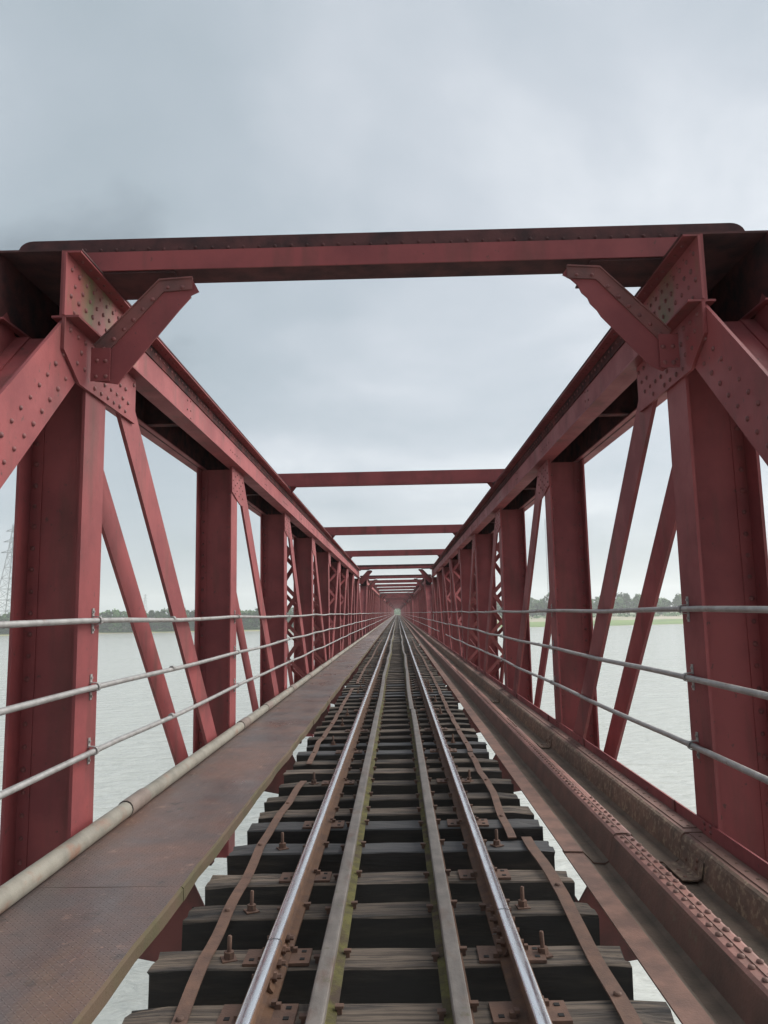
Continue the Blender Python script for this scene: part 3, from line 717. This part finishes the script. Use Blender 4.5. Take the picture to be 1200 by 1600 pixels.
while y < 130:
    mb = walk_plate(y+(.00005 if k == 2 else .0003), y+2.12975, k); o = mb.build('checker_plate', ['checker', 'walk_lip'], walk); o.location.z = (-.001 if k % 2 and k > 1 else .0); y += 2.13; k += 1
mb = MB()
while y < END:
    w = walk_plate(y+.004, y+4.256, k); b = len(mb.v); mb.v += w.v; mb.f += [[i+b for i in f] for f in w.f]; mb.m += w.m; mb.sm += w.sm; y += 4.26; k += 1
tag(mb.build('checker_plates', ['checker', 'walk_lip'], walk), kind='stuff')
mb = MB()
for k in range(int(60/2.275)):
    yy = 5.13-PAN/2+k*PAN/2
    if k % 2: mb = MB(); mb.box(-2.0, -1.2, yy-.04, yy+.04, -.16, -.012); mb.build('support_bracket', 'paint_dark', walk)

pipe = thing('conduit_pipe', 'long weathered grey pipe lying along the outer edge of the left walkway', 'pipe')
joints = [.9, 5.62, 9.63, 11.42, 14.14, 16.93]
while joints[-1] < 170: joints.append(joints[-1]+2.7+rng.uniform(-.15, .15))
px = -1.955
for a, c in zip(joints, joints[1:]):
    mb = MB(); mb.tube([(px, a+.012, .063), (px+rng.uniform(-.004, .004), (a+c)/2, .063), (px, c, .063)], .056, 14); mb.build('pipe_section', 'pipe', pipe)
    mb = MB(); mb.tube([(px, c+.006, .0655), (px, c+.40, .0655)], .0615, 14); mb.build('pipe_coupling', 'coupling', pipe)
    if a < 20: mb = MB(); mb.tube([(px, c-.0, .064), (px, c+.008, .064)], .059, 14); mb.build('joint_gap', 'black', pipe)
mb = MB(); mb.tube([(px, joints[-1], .063), (px, END, .063)], .056, 10); mb.build('pipe_section', 'pipe', pipe)

# ------------------------------------------------------------------ steel troughing on the right
prof_top = [(1.078, -.128, 0), (1.198, -.131, 1), (1.232, -.165, 1), (1.262, -.199, 1), (1.335, -.205, 1), (1.362, -.19, 2), (1.392, -.05, 2), (1.40, -.032, 3), (1.416, -.0215, 3), (1.455, -.019, 3), (1.50, -.0215, 3), (1.52, -.032, 2), (1.531, -.052, 2), (1.556, -.18, 2), (1.578, -.199, 1), (1.785, -.203, 1), (1.812, -.186, 4), (1.835, -.05, 4), (1.845, -.032, 4), (1.862, -.0215, 5), (1.975, -.020, 5)]
def thick(pr, t):
    pts = [Vector((p[0], p[1])) for p in pr]; low = []
    for i, p in enumerate(pts):
        d = (pts[min(i+1, len(pts)-1)]-pts[max(i-1, 0)]).normalized(); low.append((p.x+d.y*t, p.y-d.x*t))
    return [(p.x, p.y) for p in pts]+low[::-1], [p[2] for p in pr[:-1]]+[0]+[p[2] for p in pr[:-1]][::-1]+[0]
TP, TM = thick(prof_top, .009)
TMATS = ['rust_light', 'trough_floor', 'trough_side', 'trough_top', 'trough_wall', 'trough_flange']
trough = thing('trough_decking', 'rusty riveted trough decking with raised ridges along the right side', 'decking')
ty = [.6, 5.22, 9.66]
while ty[-1] < 130: ty.append(ty[-1]+PAN)
for k, (a, c) in enumerate(zip(ty, ty[1:])):
    zo = .0 if k % 2 == 0 else .005
    zo -= .006 if k == 0 else 0
    n = 14 if k < 6 else 3
    path = [(wave(a+(c-a)*i/n, k, .004 if k else .002), a+(c-a)*i/n-(.06 if i == 0 and k else 0), zo+wave(a+(c-a)*i/n, k+3, .002)) for i in range(n+1)]
    mb = MB(); mb.sweep(TP, path, TM); o = mb.build('trough_plate', TMATS, trough)
    if k < 6:
        rv = MB(); y = a+.08
        while y < c-.05:
            rv.rivet((1.437, y, zo-.0185), (0, 0, 1), .0165, 0)
            if k == 0 or y < a+.9: rv.rivet((1.492, y+.05, zo-.0185), (0, 0, 1), .0165, 0)
            y += .105 if k < 3 else .15
        y = a+.05
        while y < c: rv.rivet((1.925, y, zo-.018), (0, 0, 1), .0145, 1); y += .13
        tag(rv.build('rivet', ['trough_flange', 'trough_side'], o), kind='stuff')
    if k < 4:
        mb = MB(); mb.box(1.457, 1.461, a+.0, c-.02, zo-.019, zo-.0145); mb.box(1.885, 1.970, a+.02, c-.07, zo-.0195, zo-.0135); mb.build('cover_strip', 'trough_flange', o)
mb = MB(); mb.sweep(TP, [(0, ty[-1], .0), (0, END, 0)], TM); tag(mb.build('trough_plates', TMATS, trough), kind='stuff')
for yb in (5.05, 9.5, 14.05):
    mb = MB(); mb.sweep([(1.69, -.190), (1.784, -.192), (1.806, -.178), (1.824, -.09), (1.820, -.088), (1.799, -.172), (1.782, -.185), (1.69, -.183)][::-1], [(0, yb-.28, .004), (0, yb+.06, .004)])
    o = mb.build('splice_plate', 'trough_wall', trough)
    rv = MB()
    for dy, x, z in ((-.2, 1.806, -.14), (-.04, 1.806, -.14), (-.2, 1.814, -.10)): rv.rivet((x, yb+dy, z+.004), (-1, 0, .2), .013)
    for dy in (-.22, -.1): rv.rivet((1.73, yb+dy, -.182), (0, 0, 1), .013)
    tag(rv.build('rivet', 'trough_side', o), kind='stuff')

# ------------------------------------------------------------------ handrails
def handrail(label, s, z, y0, y1, seed, name='handrail_pipe', hook=False):
    x = X(s, -.042); r_ = random.Random(seed); path = []
    y = y0
    while y < y1:
        path.append((x+wave(y, seed, .006)*fade(y, 6, 14), y, z+wave(y, seed+3, .016)*fade(y, 6, 14)-.014*math.sin(math.pi*(y-5.19)/PAN)**2+r_.uniform(-.002, .002))); y += .75 if y < 60 else 3.0
    path.append((x, y1, z))
    if hook: path = [(x, y0-.02, z+.01)]+path
    root = thing(name, label, 'handrail', (0, 0, 0), 'grey handrail pipes along the trusses')
    mb = MB(); mb.tube(path, .0195, 10); mb.build('pipe', 'galv', root)
    yy = 6.9 if s < 0 else 10.5
    while yy < min(y1, 40):
        if yy > y0:
            mb = MB(); mb.tube([(x, yy, z+wave(yy, seed+3, .016)*fade(yy, 6, 14)), (x, yy+.05, z+wave(yy, seed+3, .016)*fade(yy, 6, 14))], .0235, 10); mb.build('sleeve', 'galv', root)
        yy += 6.1
    for k in range(7):
        py = ORIGIN+post_y(k)+.06
        if py < y0 or py > y1: continue
        zz = z-.0005+wave(py, seed+3, .016)*fade(py, 6, 14); xp = X(s, 0)
        mb = MB(); mb.box(xp-s*.001, xp-s*.007, py-.016, py+.016, zz-.085, zz-.022); mb.box(xp-s*.001, xp-s*.007, py-.016, py+.016, zz+.022, zz+.085)
        arc = [(xp-s*.004, py, zz+.03)]+[(x-s*.026*math.sin(math.pi*i/6), py, zz+.027*math.cos(math.pi*i/6)) for i in range(7)]+[(xp-s*.004, py, zz-.03)]
        for a, c in zip(arc, arc[1:]): mb.bar(a, c, .032, .005, (0, 1, 0))
        for e in (-1, 1): mb.tube([(xp-s*.007, py, zz+e*.062), (xp-s*.015, py, zz+e*.062)], .009, 6)
        mb.build('clamp', 'galv', root)
handrail('top handrail pipe along the left truss, level with the horizon', -1, 1.414, .4, END, 1)
handrail('middle handrail pipe along the left truss', -1, .970, .4, END, 2)
handrail('lowest handrail pipe along the left truss, just above the grey pipe', -1, .551, .4, END, 3)
handrail('top handrail pipe along the right truss of the nearest span', 1, 1.416, .4, 41.6, 4)
handrail('middle handrail pipe along the right truss', 1, .964, .4, END, 5)
handrail('lowest handrail pipe on the right, near piece that stops short in the nearest span', 1, .522, .4, 30.8, 6, hook=True)
handrail('lowest handrail pipe on the right, far piece with a loose end past the gap', 1, .53, 35.5, END, 7)
handrail('top handrail pipe on the right, far piece beyond the white tag', 1, 1.40, 44.5, END, 8)
mb = MB(); xq = X(1, 0)
mb.prism([(xq-.004, 41.40, 1.02), (xq-.004, 41.40, 1.30), (xq-.004, 41.50, 1.33), (xq-.004, 41.62, 1.28), (xq-.004, 41.60, 1.18), (xq-.004, 41.54, 1.12), (xq-.004, 41.60, 1.05), (xq-.004, 41.55, .98)], (-.012, 0, 0)); tag(mb.build('white_tag', 'white'), 'small white painted tag on the last post of the right truss', 'tag')

# ------------------------------------------------------------------ trees on the far bank
def tree_proto(seed, h, w, form):
    r = random.Random(seed); tr = MB()
    pts = [(0, 0, -.6), (r.uniform(-.2, .2), r.uniform(-.2, .2), h*.3), (r.uniform(-.5, .5), r.uniform(-.5, .5), h*.8)]
    tr.tube(pts, [w*.035+.12, w*.028+.08, .05], 6)
    lf = MB(); ncl = 44
    for c in range(ncl):
        t = r.random(); a = r.uniform(0, 6.283)
        if form == 0: zc = h*(.14+.80*t); rad = w*.52*math.sin(math.pi*min(1, .25+.70*t))
        elif form == 1: zc = h*(.25+.68*t); rad = w*.5*math.sqrt(max(.05, 1-(2*t-1)**2))
        else: zc = h*(.15+.82*t); rad = w*.42*(1.05-t)**.7
        q = rad*math.sqrt(r.random()); cx, cy = q*math.cos(a), q*math.sin(a)
        if c % 3 == 0: tr.tube([(cx*.1, cy*.1, zc*.72), (cx*.8, cy*.8, zc)], [.10, .03], 4)
        cr = w*r.uniform(.10, .2)
        for _ in range(26):
            d = Vector((r.gauss(0, 1), r.gauss(0, 1), r.gauss(0, .75))).normalized()*cr*r.random()**.4
            p = Vector((cx, cy, zc))+d; u = Vector((r.gauss(0, 1), r.gauss(0, 1), r.gauss(0, .6))).normalized(); v = u.orthogonal().normalized()
            sz = r.uniform(.25, .55)*w/7; u *= sz; v *= sz*.7; b = len(lf.v)
            lf.v += [tuple(p-u), tuple(p+v), tuple(p+u), tuple(p-v)]; lf.face([b, b+1, b+2, b+3])
    return tr.mesh('trunk', 'bark'), lf.mesh('crown', 'leaf')
protos = [tree_proto(i, 14+1.5*(i % 3), 8+1.6*(i % 4), i % 3) for i in range(9)]
def plant(x, y, z, sc_, label, group):
    t = thing('broadleaf_tree', label, 'tree', (x, y, z), group); i = rng.randrange(9)
    t.scale = (sc_*rng.uniform(.9, 1.2), sc_*rng.uniform(.9, 1.2), sc_); t.rotation_euler = (0, 0, rng.uniform(0, 6.28))
    link('trunk', protos[i][0], t); link('crown', protos[i][1], t)
for row, yo in enumerate((17, 24)):
    x = -345
    while x < -42:
        plant(x, 580+yo+rng.uniform(-2, 2), WZ+1.0, rng.uniform(.84, 1.04)+.06*row, 'green tree in the dense row along the left far bank', 'trees on the left far bank'); x += rng.uniform(3.6, 5.6)
for row, yo in enumerate((172, 182, 196)):
    x = 60
    while x < 400:
        plant(x, 536+yo+rng.uniform(-4, 4), WZ+5.3, rng.uniform(.75, 1.45), 'bluish green tree behind the sandy right far bank', 'trees on the right far bank'); x += rng.uniform(5.5, 10)
for i in range(18):
    plant(-28+i*3.2+rng.uniform(-1, 1), rng.uniform(1050, 1250), WZ+2.2, rng.uniform(.95, 1.2), 'pale green tree seen through the far end of the bridge', 'trees beyond the bridge end')
def bushes(name, label, spots):
    r = random.Random(5); mb = MB()
    for x, y, z, s in spots:
        for _ in range(46):
            d = Vector((r.gauss(0, 1), r.gauss(0, .7), abs(r.gauss(0, .7)))); p = Vector((x, y, z))+d*s
            u = Vector((r.gauss(0, 1), r.gauss(0, 1), r.gauss(0, .7))).normalized(); v = u.orthogonal().normalized(); u *= .45*s; v *= .32*s; b = len(mb.v)
            mb.v += [tuple(p-u), tuple(p+v), tuple(p+u), tuple(p-v)]; mb.face([b, b+1, b+2, b+3])
    tag(mb.build(name, 'leaf'), label, 'undergrowth', None, 'stuff')
bushes('undergrowth', 'dark scrub at the foot of the trees on the left far bank', [(-350+i*1.2+rng.uniform(-1, 1), 594+rng.uniform(0, 5), WZ+1.0, rng.uniform(1.0, 1.9)) for i in range(260)])
bushes('undergrowth', 'low green scrub on the sandy right far bank', [(60+rng.uniform(0, 340), 536+rng.uniform(120, 176), WZ+4.6, rng.uniform(.8, 2.0)) for i in range(190)])

# ------------------------------------------------------------------ pylons and mast
def pylon(label, x, y, z, h, w, arms=3):
    t = thing('transmission_tower', label, 'pylon', (x, y, z)); r = max(.12, w*.011)
    top = .10
    def corner(sx, sy, f):
        q = w/2*((1-f)**1.25*(1-top)+top); return (sx*q, sy*q, h*f)
    N = 10
    for sx in (-1, 1):
        for sy in (-1, 1):
            mb = MB(); mb.tube([corner(sx, sy, i/N) for i in range(N+1)], r*1.5, 4, smooth=False); mb.build('leg', 'pylon', t)
    mb = MB()
    for i in range(N):
        f0, f1 = i/N, (i+1)/N
        for (a, c) in (((-1, -1), (1, -1)), ((1, -1), (1, 1)), ((1, 1), (-1, 1)), ((-1, 1), (-1, -1))):
            mb.tube([corner(*a, f0), corner(*c, f1)], r*.7, 3, smooth=False); mb.tube([corner(*c, f0), corner(*a, f1)], r*.7, 3, smooth=False); mb.tube([corner(*a, f1), corner(*c, f1)], r*.8, 3, smooth=False)
    tag(mb.build('bracing', 'pylon', t), kind='stuff')
    for k in range(arms):
        f = .74+.1*k; z_ = h*f; L_ = w*(.42-.07*k); mb = MB()
        for e in (-1, 1): mb.tube([(0, 0, z_), (e*L_, 0, z_)], r, 4, smooth=False); mb.tube([(0, 0, z_+h*.035), (e*L_, 0, z_)], r*.8, 4, smooth=False)
        mb.build('cross_arm', 'pylon', t)
pylon('tall grey lattice pylon behind the nearest left post', -327, 640, WZ+1.2, 92, 27)
pylon('small distant lattice pylon above the left treeline', -493, 1480, WZ+3, 54, 13)
mast = thing('radio_mast', 'slender lattice mast rising above the trees on the right bank', 'mast', (148, 745, WZ+5.5))
for k in range(3):
    a = 2*math.pi*k/3; mb = MB(); mb.tube([(.9*math.cos(a), .9*math.sin(a), 0), (.5*math.cos(a), .5*math.sin(a), 95)], .10, 4, smooth=False); mb.build('leg', 'pylon', mast)
mb = MB()
for i in range(40):
    for k in range(3):
        a, c = 2*math.pi*k/3, 2*math.pi*(k+1)/3; q0 = .9-.4*i/40; q1 = .9-.4*(i+1)/40
        mb.tube([(q0*math.cos(a), q0*math.sin(a), i*95/40), (q1*math.cos(c), q1*math.sin(c), (i+1)*95/40)], .06, 3, smooth=False)
tag(mb.build('bracing', 'pylon', mast), kind='stuff')

# ------------------------------------------------------------------ air
HAZE = True
if HAZE:
    mb = MB(); mb.box(-4200, 4200, -1700, 3700, WZ-2.0, 105)
    hz = tag(mb.build('haze', 'white'), 'thin pale haze hanging over the river', 'haze', None, 'stuff')
    m = bpy.data.materials.new('haze_air'); m.use_nodes = True; N = m.node_tree.nodes; N.clear()
    o = N.new('ShaderNodeOutputMaterial'); v = N.new('ShaderNodeVolumePrincipled'); v.inputs['Color'].default_value = (.93, .95, .97, 1); v.inputs['Density'].default_value = .0003; v.inputs['Anisotropy'].default_value = .2
    m.node_tree.links.new(v.outputs[0], o.inputs['Volume']); hz.data.materials.clear(); hz.data.materials.append(m)
